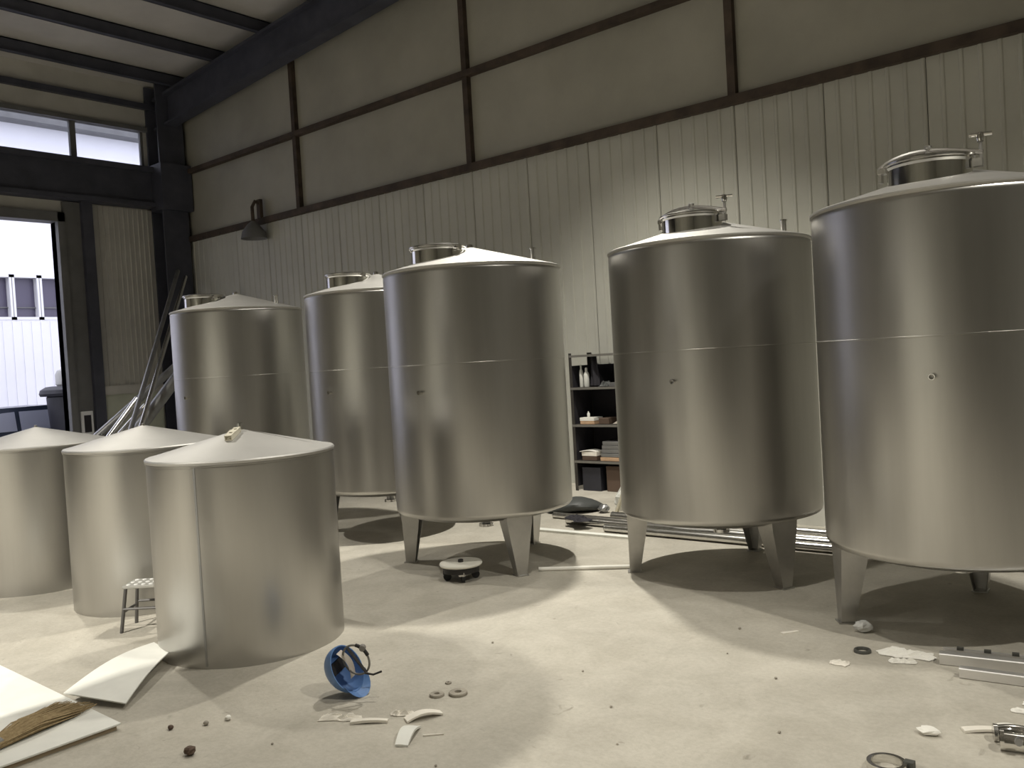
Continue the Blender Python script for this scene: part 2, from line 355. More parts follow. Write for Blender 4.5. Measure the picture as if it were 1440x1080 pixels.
# ------------------------------------------------------------------ big tanks on three legs
TR, TS, TB, TA = .708, 2.32, .443, 2.527     # radius, shoulder, bottom, apex
def cone_z(r): return TA - (TA - TS - .01) * r / TR
MH = (-.10, -.34)                            # manhole centre on the cone
def make_tank():
    t = empty('storage_tank')
    # one shell: two rolled courses with a weld bead, knuckles at top and bottom
    prof = [(TR - .03, TB), (TR - .012, TB + .006), (TR - .002, TB + .02), (TR, TB + .035), (TR, TB + .042), (TR, TB + .05)]
    prof += [(TR, z) for z in (.8, 1.2, 1.6, 1.9, 2.2, TS - .045, TS - .038)]
    prof += [(TR, TS - .03), (TR - .004, TS - .014), (TR - .012, TS - .004), (TR - .025, TS)]
    sh = MB().lathe(prof, 128).build('shell', 'steel', t)
    MB().lathe([(TR - .002, 1.594), (TR + .0022, 1.597), (TR + .0022, 1.603), (TR - .002, 1.606)], 128).build('weld_seam', 'steel_seam', sh)
    # vertical weld lines of the two courses
    for a, z0, z1 in ((118, TB + .03, 1.59), (62, 1.61, TS - .02)):
        c, s_ = math.cos(R(a)), math.sin(R(a))
        MB().tube(((TR - .001)*c, (TR - .001)*s_, z0), ((TR - .001)*c, (TR - .001)*s_, z1), .004, n=6).build('weld_seam', 'steel_seam', sh)
    rf = MB().lathe([(TR - .004, TS - .014), (TR + .006, TS - .004), (TR + .007, TS + .006), (TR - .004, TS + .012), (TR - .03, TS + .018)] + [(r, cone_z(r)) for r in (.55, .4, .25, .12, .04)] + [(.001, TA)], 96).build('roof', 'steel_roof', t)
    MB().lathe([(.03, TA - .012), (.03, TA + .012), (.02, TA + .018), (.001, TA + .018)], 20).build('apex_cap', 'steel_polished', rf)
    bt = MB().lathe([(TR - .03, TB + .002), (.6, TB - .028), (.4, TB - .06), (.2, TB - .075), (.001, TB - .08)], 64).build('bottom_dish', 'steel_leg', t)
    MB().tube((.0, .0, TB - .06), (.0, .0, TB - .16), .035, n=20).build('outlet_pipe', 'steel_dull', bt)
    MB().lathe([(.03, -.01), (.058, -.01), (.058, .012), (.03, .012)], 24, (0, 0, TB - .16)).build('outlet_flange', 'steel_tube', bt)
    # legs: tapered folded channels
    for a in (-146, -26, 94):
        c, s_ = math.cos(R(a)), math.sin(R(a)); rad = Vector((c, s_, 0)); tan = Vector((-s_, c, 0))
        rings = []
        for z, w, d in ((TB + .03, .105, .15), (TB - .05, .10, .145), (.0, .036, .075)):
            o = rad * (TR - .035 - (0 if z > .1 else .0)); q = 0.006
            P = [o + tan*w, o - tan*w, o - tan*w - rad*d, o - tan*(w - q) - rad*d, o - tan*(w - q) - rad*q, o + tan*(w - q) - rad*q, o + tan*(w - q) - rad*d, o + tan*w - rad*d]
            rings.append([p + Vector((0, 0, z)) for p in P])
        lg = MB().loft(rings, True, True).build('leg', 'steel_leg', t, smooth=0)
        o = rad * (TR - .07)
        m = Matrix((rad, tan, Vector((0,0,1)))).transposed()
        MB().obox(o + Vector((0,0,.004)), (.10, .09, .008), m).build('foot_plate', 'steel_leg', lg, smooth=0)
    # side port
    a = R(-84); c, s_ = math.cos(a), math.sin(a)
    pt = MB().hollow((c*(TR - .01), s_*(TR - .01), 1.40), (c*(TR + .035), s_*(TR + .035), 1.40), .016, .004, 16).build('side_port', 'steel_polished', t)
    MB().tube((c*(TR + .0), s_*(TR + .0), 1.40), (c*(TR + .008), s_*(TR + .008), 1.40), .0125, n=12).build('port_plug', 'steel_leg', pt)
    # vent nozzle on the cone
    vx, vy = .50, .18; vz = cone_z(math.hypot(vx, vy))
    vn = MB().hollow((vx, vy, vz - .03), (vx, vy, vz + .085), .019, .004, 16).build('vent_nozzle', 'steel_tube', t)
    MB().lathe([(.016, 0), (.027, 0), (.027, .010), (.016, .010)], 20, (vx, vy, vz + .078)).build('ferrule', 'steel_polished', vn)
    return t
def manhole(t, clamp, off=MH):
    mx, my = off; zc = cone_z(math.hypot(mx, my)); h = zc + .058
    nk = MB().lathe([(.205, zc - .16 - h), (.205, -.02), (.214, -.008), (.214, 0), (.192, 0), (.192, zc - .1 - h)], 64).build('manhole', 'steel_polished', t)
    nk.location = (mx, my, h)
    ld = MB().lathe([(.216, 0), (.224, .004), (.224, .013), (.216, .018), (.17, .026), (.09, .036), (.001, .040)], 64, cap0=True).build('manhole_lid', 'steel_tube', nk)
    # hinge on one side
    MB().obox((-.232, .0, .0), (.045, .06, .025)).obox((-.244, 0, -.03), (.016, .045, .06)).build('hinge', 'steel_tube', nk, smooth=0)
    if clamp:
        # bowed clamp bar hinged over the lid, with a pivot stud and a hand knob at the free end
        pts = [(-.255 + .515*k/12, 0, .012 + .06*math.sin(PI*(k/12)**.75)) for k in range(13)]
        cb = MB().path(pts, .014, 8, flat=1.0).build('clamp_bar', 'steel_tube', nk)
        MB().lathe([(.014, .03), (.014, .08), (.020, .084), (.020, .094), (.010, .098), (.001, .098)], 16).build('pivot_stud', 'steel_leg', cb)
        MB().tube((.25, 0, -.05), (.25, 0, .10), .009, n=10).obox((.235, 0, -.035), (.045, .04, .04)).build('swing_bolt', 'steel_leg', cb)
        MB().tube((.20, -.02, .105), (.30, .02, .105), .010, n=10).lathe([(.016, .07), (.020, .09), (.016, .115), (.001, .118)], 14, (.25, 0, 0)).build('hand_knob', 'steel_polished', cb)
    else:
        MB().obox((.230, 0, -.01), (.025, .035, .04)).build('latch', 'steel_tube', nk, smooth=0)
    return nk
TANKS = [(-8.614, 5.482), (-6.49, 5.709), (-4.714, 5.152), (-2.917, 5.703), (-1.236, 5.27)]
TLAB = ['tall stainless tank on legs standing next to the leaning pipes in the corner',
        'tall stainless tank half hidden, standing right behind the small tank with the cream roof bracket',
        'tall stainless tank on tapered legs with the white topped dolly under its edge',
        'tall stainless tank with clamped manhole lid, standing beside the shelving rack',
        'big stainless tank with clamped manhole lid, at the square tubes on the floor']
MOFF = [(-.10, -.34), (-.06, -.31), (-.06, -.31), (.02, -.24), (-.01, -.27)]
proto = make_tank(); manhole_jobs = []
for i, (p, lab) in enumerate(zip(TANKS, TLAB)):
    t = proto if i == 0 else copy_tree(proto)
    t.location = (p[0], p[1], 0); tag(t, lab, 'tank', 'tall stainless tanks in a row')
    manhole_jobs.append((t, i >= 3, MOFF[i]))
for j_ in manhole_jobs: manhole(*j_)

# ------------------------------------------------------------------ small tanks standing on the floor
SR, SS, SA = .543, 1.139, 1.28
def small_tank(name, loc, rz, seam):
    t = empty(name, (*loc, 0), R(rz))
    sh = MB().lathe([(SR, .0), (SR, .3), (SR, .6), (SR, .9), (SR, SS - .04), (SR, SS - .035), (SR, SS - .03), (SR - .002, SS - .012), (SR - .008, SS)], 128).build('shell', 'steel_small', t)
    a = R(seam); c, s_ = math.cos(a), math.sin(a); rad = Vector((c, s_, 0)); tan = Vector((-s_, c, 0)); m = Matrix((rad, tan, Vector((0,0,1)))).transposed()
    MB().obox(rad * (SR + .0005) + Vector((0,0,SS/2)), (.003, .012, SS - .03), m).build('weld_seam', 'steel_dull', sh, smooth=0)
    a = R(seam + 9); c, s_ = math.cos(a), math.sin(a)
    rf = MB().lathe([(SR - .006, SS - .02), (SR + .006, SS - .016), (SR + .008, SS - .002), (SR + .002, SS + .006), (SR - .03, SS + .012)] + [(r, SA - (SA - SS - .004) * r / SR) for r in (.4, .3, .2, .1, .04)] + [(.001, SA)], 96).build('roof', 'steel_roof_small', t)
    MB().lathe([(SR - .004, SS - .03), (SR + .0045, SS - .026), (SR + .0045, SS - .018), (SR - .004, SS - .014)], 96).build('rim_band', 'steel_seam', rf)
    a = R(seam + 100); sl = (SA - SS) / SR
    p0 = Vector((.05*math.cos(a), .05*math.sin(a), SA - .05*sl)); p1 = Vector(((SR-.02)*math.cos(a), (SR-.02)*math.sin(a), SA - (SR-.02)*sl))
    MB().tube(p0, p1, .004, n=6).build('weld_seam', 'steel_seam', rf)
    MB().lathe([(.012, SA - .01), (.012, SA + .012), (.001, SA + .014)], 12).build('apex_cap', 'steel_seam', rf)
    return t
s1 = tag(small_tank('cone_roof_tank', (-7.651, 2.913), 0, 40), 'low stainless tank with plain cone roof, farthest of its row from the blue helmet', 'tank', 'low stainless tanks on the floor')
s2 = tag(small_tank('cone_roof_tank', (-6.245, 3.125), 0, 70), 'low stainless tank with plain cone roof, standing just behind the small stool', 'tank', 'low stainless tanks on the floor')
s3 = tag(small_tank('cone_roof_tank', (-4.660, 2.935), 0, -60.5), 'low stainless tank with cream bracket on its cone roof', 'tank', 'low stainless tanks on the floor')
# bracket of two open square tubes lying down the cone of the third one
d = Vector((.62, -.78, 0)).normalized(); sl = (SA - SS) / SR
def bracket_piece(r0, r1, wid, h):
    n_ = Vector((d.x*sl, d.y*sl, 1)).normalized(); ax = Vector((d.x, d.y, -sl)).normalized(); sd = n_.cross(ax)
    c = d * ((r0 + r1)/2) + Vector((0, 0, SA - sl*(r0 + r1)/2 + h/2)); m = Matrix((ax, sd, n_)).transposed(); L_ = r1 - r0; q = .005
    mb = MB()
    def plate_ring(rr, off):
        pts = []
        for k in range(24):
            a_ = 2*PI*(k + .5)/24; ca, sa = math.cos(a_), math.sin(a_)
            if rr is None: t_ = min(L_/2/max(abs(ca), 1e-6), wid/2/max(abs(sa), 1e-6))
            else: t_ = rr
            pts.append(c + n_*off + ax*ca*t_ + sd*sa*t_)
        return pts
    hr = wid*.26
    mb.loft([plate_ring(hr, h/2 - q), plate_ring(None, h/2 - q), plate_ring(None, h/2), plate_ring(hr, h/2), plate_ring(hr, h/2 - q)])
    mb.obox(c - n_*(h/2 - q/2), (L_, wid, q), m)
    mb.obox(c + sd*(wid/2 - q/2), (L_, q, h), m).obox(c - sd*(wid/2 - q/2), (L_, q, h), m)
    o = mb.build('roof_bracket', 'bracket_cream', s3, smooth=0); o['label'] = 'cream square tube bracket'
bracket_piece(.05, .115, .042, .028)
bracket_piece(.11, .215, .046, .034)
MB().hollow((0, .0, SA - .01), (0, 0, SA + .035), .018, .004).build('top_socket', 'steel_polished', s3)

# tank added out of view to throw its shadow on the near floor
shadow_tank = copy_tree(proto); shadow_tank.location = (-4.0, -.15, 0); tag(shadow_tank, 'added tall stainless tank out of view, casting a shadow on the near floor', 'tank')

# ------------------------------------------------------------------ step stool
st = tag(empty('step_stool', (-5.475, 2.72, 0), R(40)), 'small dark metal stool with white dotted seat in front of a low tank', 'stool')
SW, SD, SH = .30, .20, .29
seat = MB().bbox((-SW/2, -SD/2, SH - .012), (SW/2, SD/2, SH + .006), .003).build('seat', 'stool_seat', st, smooth=0)
for i in range(6):
    for j in range(3):
        px, py = -SW/2 + .03 + i*.048, -SD/2 + .035 + j*.065
        MB().lathe([(.015, 0), (.013, .005), (.001, .007)], 10, (px, py, SH + .005)).build('grip_dot', 'stool_dot', seat)
for sx in (-1, 1):
    for sy in (-1, 1):
        MB().path([(sx*(SW/2 - .02), sy*(SD/2 - .015), SH - .005), (sx*(SW/2 + .015), sy*(SD/2 + .01), 0)], .0115, 10).build('leg', 'stool_frame', st)
    MB().tube((sx*(SW/2), -SD/2 - .002, .13), (sx*(SW/2), SD/2 + .002, .13), .009, n=8).build('rung', 'stool_frame', st)
for sy in (-1, 1): MB().tube((-SW/2, sy*(SD/2), .15), (SW/2, sy*(SD/2), .15), .009, n=8).build('rung', 'stool_frame', st)

# ------------------------------------------------------------------ blue welding helmet with its head harness
he = tag(empty('welding_helmet', (-3.40, 2.64, 0)), 'blue welding helmet with head harness lying on the floor', 'helmet')
right = Vector((.764, .645, 0)); tocam = Vector((.645, -.764, 0)); up = Vector((0, 0, 1))
hn = (right*.74 + tocam*.52 + up*.34).normalized()           # the opening looks to the side and a little up
ha = (up*.85 - right*.50).normalized(); ha = (ha - hn*ha.dot(hn)).normalized(); hb = hn.cross(ha)
hc = Vector((0, 0, .128))
def H(a, b, n): return hc + ha*a + hb*b + hn*n
def shell(scale, depth):
    rings = []
    for k in range(9):
        t = k / 8 * PI/2; rr = math.cos(t) ** .8 if k < 8 else .02; dd = -math.sin(t) * depth
        rings.append([H((.145*scale*math.cos(2*PI*j/40) - .012)*rr, .112*scale*math.sin(2*PI*j/40)*rr, dd) for j in range(40)])
    return rings
outer, inner = shell(1., .135), shell(.955, .128)
MB().loft(outer, False, True).build('shell', 'helmet_blue', he)
MB().loft([outer[0], inner[0]] ).build('shell_rim', 'helmet_blue', he)
MB().loft([list(reversed(r)) for r in inner], False, True).build('lining', 'helmet_inner', he)
# chin brim flaring out at the lower end
br = []
for k in range(17):
    a = PI + (k/16 - .5) * 2.2
    e = math.cos((k/16 - .5) * PI)
    br.append((H(.143*math.cos(a) - .012, .110*math.sin(a), .0), H((.143 + .045*e)*math.cos(a) - .012, (.110 + .035*e)*math.sin(a), .018 + .012*e)))
vv = [q for p in br for q in p]; MB().add(vv, [(2*i, 2*i+2, 2*i+3, 2*i+1) for i in range(16)]).build('brim', 'helmet_blue', he)
vis = [H(.05, -.06, -.085), H(.05, .06, -.085), H(-.02, .06, -.10), H(-.02, -.06, -.10)]
MB().add([p + hn*.02 for p in vis] + vis, [(0,1,2,3),(7,6,5,4),(0,4,5,1),(1,5,6,2),(2,6,7,3),(3,7,4,0)]).build('visor', 'strap_black', he, smooth=0)
hoop_c = hc + right*.062 + up*.045 + tocam*.02
def hoop(t, r=.088): return hoop_c + (right*.92 + tocam*.3)*r*math.cos(t) + (up*.98 - right*.12)*r*math.sin(t)
hp = MB().path([hoop(2*PI*k/36) for k in range(36)], .0062, 8, closed=True).build('head_band', 'strap_grey', he)
MB().path([hoop(R(20 + 60*k/8), .09) for k in range(9)], .011, 8).build('band_pad', 'strap_black', hp)
kc = hoop(R(52), .094)
MB().path([kc - tocam*.012, kc + tocam*.016], [.02, .017], 14).build('adjusting_knob', 'strap_grey', hp)
MB().path([hoop(R(118) + .0, .088).lerp(hoop(R(-48), .088), k/10) + tocam*.018 for k in range(11)], .014, 8, flat=.45).build('crown_strap', 'strap_black', he)
MB().sheet(lambda u, v: H(.10 - .17*u, .02 - .045*v - .02*math.sin(PI*u), .004 + .012*math.sin(PI*u)), 10, 2).build('sweat_pad', 'helmet_pad', he)
e0 = hoop(R(-62)); MB().path([e0, e0 + right*.05 - up*.012, e0 + right*.10 + up*.004], .006, 6).build('strap_end', 'strap_black', he)

# rest it on the floor
low = min(v.co.z for ch in he.children for v in ch.data.vertices)
he.scale = (.84, .84, .84); he.location.z = -low * .84

# ------------------------------------------------------------------ boards and broom lower left
bd = tag(empty('board'), 'large white board lying flat under the straw broom', 'board')
MB().bbox((-5.75, .75, .022), (-4.005, 1.80, .032), .002).build('panel', 'board_white', bd, smooth=0)
MB().box((-5.73, .77, 0), (-4.02, 1.785, .022)).build('core', 'board_edge', bd, smooth=0)
A, B_, C_, D_ = Vector((-4.60, 1.79, .040)), Vector((-4.23, 1.93, .018)), Vector((-4.68, 2.40, .055)), Vector((-4.95, 2.45, .05))
def bent(u, v):
    p = (A*(1-u) + B_*u)*(1-v) + (D_*(1-u) + C_*u)*v
    return p + Vector((0, 0, .035*math.sin(PI*v)*(1 - u*.5) + .012))
tag(MB().sheet(bent, 8, 14, .006).build('sheet_offcut', 'board_white'), 'narrow white bent sheet offcut lying beside the large board', 'sheet')
bm = tag(empty('straw_broom', (-4.33, 1.58, .036)), 'straw broom head lying on the large white board', 'broom')
ax0 = Vector((-4.20, 1.33, .03)) - Vector((-4.33, 1.58, .034)); ax1 = Vector((-4.40, 1.74, .03)) - Vector((-4.33, 1.58, .034))
ax = (ax1 - ax0).normalized(); sd = Vector((-ax.y, ax.x, 0)).normalized()
mb = MB(); L_ = (ax1 - ax0).length
for k in range(260):
    w0 = random.uniform(-1, 1); h0 = random.uniform(0, 1); le = random.uniform(.75, 1.12)
    p0 = ax0 + sd*w0*.03 + up*(.010 + h0*.022); pm = ax0 + ax*L_*.5*le + sd*w0*.075 + up*(.012 + h0*.036); p1 = ax0 + ax*L_*le + sd*(w0*.11 + random.uniform(-.02, .02)) + up*(.006 + h0*.012)
    mb.path([p0, pm, p1], [.0035, .0035, .0015], 4)
o = mb.build('bristles', 'straw', bm); o['kind'] = 'stuff'
MB().path([ax0 - ax*.14 + up*.024, ax0 - ax*.05 + up*.024, ax0 + ax*.03 + up*.022], [.02, .028, .036], 12, flat=.8).build('binding', 'strap_grey', bm)
MB().tube(ax0 - ax*1.0 + up*.03, ax0 - ax*.1 + up*.024, .013, n=10).build('handle', 'straw', bm)

# ------------------------------------------------------------------ round dolly under the third tank
dl = tag(empty('wheeled_dolly', (-4.47, 4.58, 0), R(20)), 'low round black dolly with white top at the leg of a tall tank', 'dolly')
MB().lathe([(.001, .10), (.12, .10), (.155, .108), (.16, .118), (.155, .128), (.14, .132), (.001, .128)], 40).build('top_plate', 'dolly_top', dl)
MB().lathe([(.10, .055), (.135, .062), (.135, .10), (.10, .104)], 40, cap0=True).build('base_ring', 'dolly_black', dl)
for k in range(4):
    a = R(90*k - 60); c, s_ = math.cos(a)*.105, math.sin(a)*.105
    cs = MB().obox((c, s_, .062), (.045, .05, .03)).build('caster_fork', 'steel_tube' if k == 0 else 'dolly_black', dl, smooth=0)
    tx = Vector((math.sin(a), -math.cos(a), 0)) * .013
    MB().tube(Vector((c, s_, .03)) - tx, Vector((c, s_, .03)) + tx, .03, n=18).build('wheel', 'rubber', cs)
MB().lathe([(.02, .128), (.02, .146), (.012, .15), (.001, .15)], 14).build('centre_knob', 'dolly_black', dl)

# ------------------------------------------------------------------ steel tubes on the floor
def tube_thing(name, p0, p1, r, m, label, group=None, t=.004, n=18):
    p0 = Vector(p0); p1 = Vector(p1); root = empty(name, p0)
    MB().hollow((0,0,0), p1 - p0, r, t, n).build('tube_wall', m, root)
    # cut ends with a thin bright ring
    d_ = (p1 - p0).normalized()
    MB().hollow(d_*-.001, d_*.004, r + .0006, t + .0006, n).build('cut_edge', 'steel_polished', root)
    return tag(root, label, 'tube', group)
tube_thing('thin_steel_tube', (-4.10, 5.03, .015), (-3.50, 5.42, .015), .015, 'plaster', 'thin pale rod lying between the legs of two tall tanks')
for k, (y0, y1, x0, x1, r) in enumerate(((6.45, 6.55, -4.45, 1.2, .035), (6.62, 6.66, -5.0, 1.6, .038), (6.80, 6.74, -5.3, 1.0, .03), (6.95, 6.93, -4.7, 1.9, .04))):
    tube_thing('steel_tube', (x0, y0, r), (x1, y1, r), r, 'steel_tube', ['steel tube on the floor behind the tank row, nearest to the tank legs', 'second long steel tube on the floor behind the tank row', 'thinnest steel tube of the bundle on the floor behind the tank row', 'thickest steel tube on the floor behind the tanks, nearest the wall'][k], 'steel tubes behind the tanks')
# two square tubes at the right: open ends face the rag
def square_tube(p0, p1, w, label, group):
    p0 = Vector(p0); p1 = Vector(p1); root = empty('square_tube', p0); d_ = (p1 - p0).normalized(); sd_ = Vector((-d_.y, d_.x, 0)); q = .003; L2 = (p1 - p0).length; c = (p1 - p0)/2
    m = Matrix((d_, sd_, up)).transposed(); mb = MB()
    def ring(o, h):
        return [o + sd_*a + up*(b + w/2) for a, b in ((-h, -h + .004), (-h + .004, -h), (h - .004, -h), (h, -h + .004), (h, h - .004), (h - .004, h), (-h + .004, h), (-h, h - .004))]
    e = p1 - p0
    mb.loft([ring(Vector(), w/2), ring(e, w/2), ring(e, w/2 - q), ring(Vector(), w/2 - q), ring(Vector(), w/2)]).build('tube_wall', 'steel_satin', root, smooth=0)
    return tag(root, label, 'tube', group)
square_tube((-1.17, 4.50, 0), (.55, 4.80, 0), .055, 'polished square steel tube with notched strip along its edge', 'square tubes on the floor')
square_tube((-1.05, 4.36, 0), (.60, 4.57, 0), .048, 'polished square steel tube in front of the notched one', 'square tubes on the floor')
ns = tag(empty('notched_strip', (-1.17, 4.57, 0), math.atan2(.30, 1.72)), 'thin notched dark strip lying behind the square tubes', 'strip')
MB().box((0, 0, .0), (1.7, .012, .056)).build('strip_bar', 'steel_satin', ns, smooth=0)
for k in range(14): MB().box((.06 + k*.118, -.004, .050), (.09 + k*.118, .016, .064)).build('notch_tab', 'seam_dark', ns, smooth=0)

# ------------------------------------------------------------------ scraps on the floor
def crumple(name, loc, size, m, label, cat, group=None, seed=1, n=9, rz=0.):
    rnd = random.Random(seed); sx, sy, sz = size
    g = [[rnd.uniform(0, 1) for _ in range(n+1)] for _ in range(n+1)]
    def fn(u, v):
        i, j = round(u*n), round(v*n)
        e = min(1, 4*min(u, 1-u, v, 1-v) + .08)
        jit = (g[j][i] - .5) * .5 / n
        k = 1 - .22*abs(math.sin(3*u + seed))*(abs(v - .5)*2)
        return ((u - .5 + jit)*sx*k, (v - .5 + jit*.7)*sy*(1 - .25*abs(math.sin(2.3*u*2 + seed))), .004 + sz*g[j][i]*e)
    o = MB().sheet(fn, n, n, .003).build(name, m, smooth=0); o.location = loc; o.rotation_euler = (0, 0, rz)
    return tag(o, label, cat, group)
def slab(name, loc, size, m, label, cat, rz=0., bend=0., group=None, tilt=0.):
    sx, sy, sz = size
    def fn(u, v): return ((u - .5)*sx, (v - .5)*sy*(1 - .25*u), sz + bend*math.sin(PI*u) + tilt*u + .15*sz*math.sin(5*v))
    o = MB().sheet(fn, 8, 4, sz).build(name, m, smooth=20); o.location = loc; o.rotation_euler = (0, 0, rz)
    return tag(o, label, cat, group)
# folded strip and crumpled strip near the helmet
crumple('torn_paper', (-3.21, 2.44, 0), (.20, .07, .02), 'paper', 'torn pale paper scrap just below the blue helmet', 'paper', seed=3, rz=.55)
slab('wood_strip', (-3.06, 2.485, 0), (.17, .035, .012), 'paper', 'pale narrow strip on the floor beside the torn paper', 'strip', rz=.65, bend=.006)
# two paper tubes flattened: one pointing to the viewer, one lying across
slab('flattened_carton', (-2.80, 2.475, 0), (.19, .075, .010), 'board_white', 'folded white carton piece pointing away from the blue helmet', 'carton', rz=R(-58), bend=.022)
slab('flattened_carton', (-2.89, 2.66, 0), (.17, .06, .009), 'paper', 'folded white carton piece lying across the other near the blue helmet', 'carton', rz=R(62), bend=.02)
crumple('torn_paper', (-3.0, 2.63, 0), (.12, .06, .02), 'paper', 'small crumpled paper beside the folded cartons', 'paper', seed=8, rz=.5)
slab('wood_strip', (-2.715, 2.55, 0), (.09, .010, .006), 'paper', 'thin pale splinter beside the folded cartons', 'strip', rz=.75)
# round washers/discs
def disc(loc, r, h, label, m='concrete_chip', hole=.35, group='steel discs on the floor'):
    o = MB().lathe([(r*hole, 0), (r, 0), (r, h*.7), (r*.93, h), (r*hole*1.1, h), (r*hole, h*.7), (r*hole, 0)], 32).build('flat_ring', m); o.location = loc
    return tag(o, label, 'ring', group)
disc((-3.02, 2.875, 0), .036, .012, 'smaller flat grey ring lying beside a slightly bigger one')
disc((-2.945, 2.945, 0), .046, .014, 'bigger of two flat grey rings lying side by side')
disc((-3.085, 3.02, 0), .016, .008, 'tiny grey ring on the floor near two bigger flat rings')
disc((-1.53, 4.47, 0), .042, .016, 'dark steel ring beside the white rag', 'seam_dark', .7, None)
# small dark clods lower left
def clod(loc, r, m, label, seed, cat='debris', group=None, name='clod'):
    rnd = random.Random(seed); rings = []
    for k in range(6):
        t = (k + .3) / 6 * PI * .95; rr = math.sin(t)
        rings.append([((r*rr*rnd.uniform(.7, 1.15))*math.cos(2*PI*j/10), r*rr*rnd.uniform(.7, 1.15)*math.sin(2*PI*j/10), r*.75 - r*.75*math.cos(t)) for j in range(10)])
    o = MB().loft(rings, True, True).build(name, m, smooth=0); o.location = loc; return tag(o, label, cat, group)
clod((-3.47, 1.84, 0), .026, 'brown_dark', 'dark clod of dirt in front of the low tank with the roof bracket', 1)
clod((-3.66, 2.14, 0), .016, 'plaster', 'small white chip on the shaded floor left of the helmet', 2)
clod((-3.70, 2.05, 0), .014, 'concrete_chip', 'small grey chip near the white chip on the shaded floor', 3)
clod((-3.80, 1.93, 0), .014, 'brown_dark', 'small dark clod between the large white board and the helmet', 6)
for k, (x, y, r) in enumerate(((-2.23, 3.20, .012), (-2.22, 4.50, .014), (-2.6, 3.5, .010), (-3.3, 3.6, .011), (-1.75, 3.9, .012), (-1.5, 3.35, .012), (-2.0, 2.9, .009), (-2.5, 2.35, .010), (-3.25, 2.1, .010), (-2.1, 4.1, .008))):
    clod((x, y, 0), r*.6, 'concrete_chip', 'tiny crumb of debris on the open floor', 20 + k, 'debris', 'crumbs on the open floor')
slab('paper_scrap', (-1.96, 4.58, 0), (.10, .03, .006), 'paper', 'thin pale scrap on the floor in front of the clamped tanks', 'paper', rz=.9)
# right foreground
clod((-1.63, 4.79, 0), .052, 'jug_white', 'crumpled grey plastic ball by the leg of the biggest tank', 5, 'plastic', name='crumpled_plastic').scale = (1, .9, .8)
sb = MB().bbox((-.035, -.03, 0), (.035, .03, .065), .004).build('white_block', 'jug_white', smooth=0); place(sb, (-1.84, 5.12, 0), .5); tag(sb, 'small white block in the shade by the tank leg', 'block')
crumple('white_rag', (-1.335, 4.53, 0), (.28, .13, .03), 'plaster', 'white rag lying at the end of the square tubes', 'rag', seed=11, rz=.15)
crumple('white_rag', (-1.32, 4.42, 0), (.13, .06, .022), 'plaster', 'small white rag in front of the bigger rag', 'rag', seed=12, rz=.4)
crumple('paper_scrap', (-1.57, 4.25, 0), (.10, .08, .012), 'paper', 'thin dusty paper scrap in front of the white rags', 'paper', seed=14)
clod((-1.005, 3.655, 0), .042, 'plaster', 'white plaster chunk alone on the open floor', 15, 'chunk', name='plaster_chunk').scale = (1.05, .85, .5)
slab('paper_scrap', (-.83, 3.80, 0), (.17, .045, .010), 'paper', 'long pale paper strip beside the steel fittings', 'paper', rz=.55, bend=.006)
slab('paper_scrap', (-.755, 3.86, 0), (.10, .06, .010), 'plaster', 'short white paper piece leaning on the steel fittings', 'paper', rz=.3, bend=.01)
crumple('torn_paper', (-.74, 4.07, 0), (.10, .05, .012), 'plaster', 'white torn paper on the floor by the square tubes', 'paper', seed=18)
crumple('torn_paper', (-.71, 4.17, 0), (.10, .05, .012), 'plaster', 'white torn paper closest to the square tubes', 'paper', seed=19)
# steel fittings at the lower right
ft = tag(empty('pipe_fitting', (-.66, 3.68, 0), R(12)), 'polished steel pipe fitting with flange lying near the plaster chunk', 'fitting')
MB().hollow((-.08, 0, .034), (.12, 0, .034), .034, .004, 24).build('tube_wall', 'steel_polished', ft)
MB().hollow((-.092, 0, .040), (-.078, 0, .040), .040, .012, 24).build('flange', 'steel_polished', ft)
MB().tube((-.03, 0, .05), (-.03, -.05, .056), .014, n=14).build('branch', 'steel_dull', ft)
f2 = tag(empty('pipe_fitting', (-.71, 3.76, 0), R(20)), 'polished steel elbow lying behind the flanged fitting', 'fitting')
MB().path([(-.07 + .02*k, .02*math.sin(k*.5), .030) for k in range(10)], .03, 16).build('elbow', 'steel_polished', f2)
MB().path([(-.082, 0, .03), (-.066, 0, .03)], .034, 16).build('end_ring', 'steel_tube', f2)
f3 = tag(empty('hose_clamp', (-1.05, 3.27, 0)), 'round polished steel clamp ring at the near edge of the floor', 'clamp')
MB().lathe([(.055, 0), (.07, 0), (.074, .015), (.07, .032), (.055, .032), (.055, 0)], 36).build('ring_band', 'steel_polished', f3)
MB().obox((.07, .035, .018), (.035, .03, .036)).build('lug', 'seam_dark', f3, smooth=0)

# ------------------------------------------------------------------ rack behind the tanks and what it holds
RX0, RX1, RY0, RY1 = -6.13, -4.75, 8.32, 8.74
rk = tag(empty('shelving_rack', ((RX0 + RX1)/2, (RY0 + RY1)/2, 0)), 'dark steel shelving rack against the back wall', 'rack')
hx, hy = (RX1 - RX0)/2, (RY1 - RY0)/2
for sx in (-1, 1):
    for sy in (-1, 1):
        q = .02; x_, y_ = sx*(hx - q), sy*(hy - q)
        MB().box((x_ - q, y_ - .002 + sy*q - (.002 if sy > 0 else -.002), 0), (x_ + q, y_ + .002 + sy*q, 1.64)).box((x_ + sx*q - .002, y_ - q, 0), (x_ + sx*q + .002, y_ + q, 1.64)).build('upright', 'rack_dark', rk, smooth=0)
SHZ = (.36, .79, 1.23, 1.615)
for z in SHZ:
    sp = MB().box((-hx, -hy, z - .012), (hx, hy, z)).build('shelf', 'rack_dark', rk, smooth=0)
    MB().box((-hx, -hy - .006, z - .026), (hx, -hy, z + .001)).build('shelf_lip', 'rack_edge', sp, smooth=0)
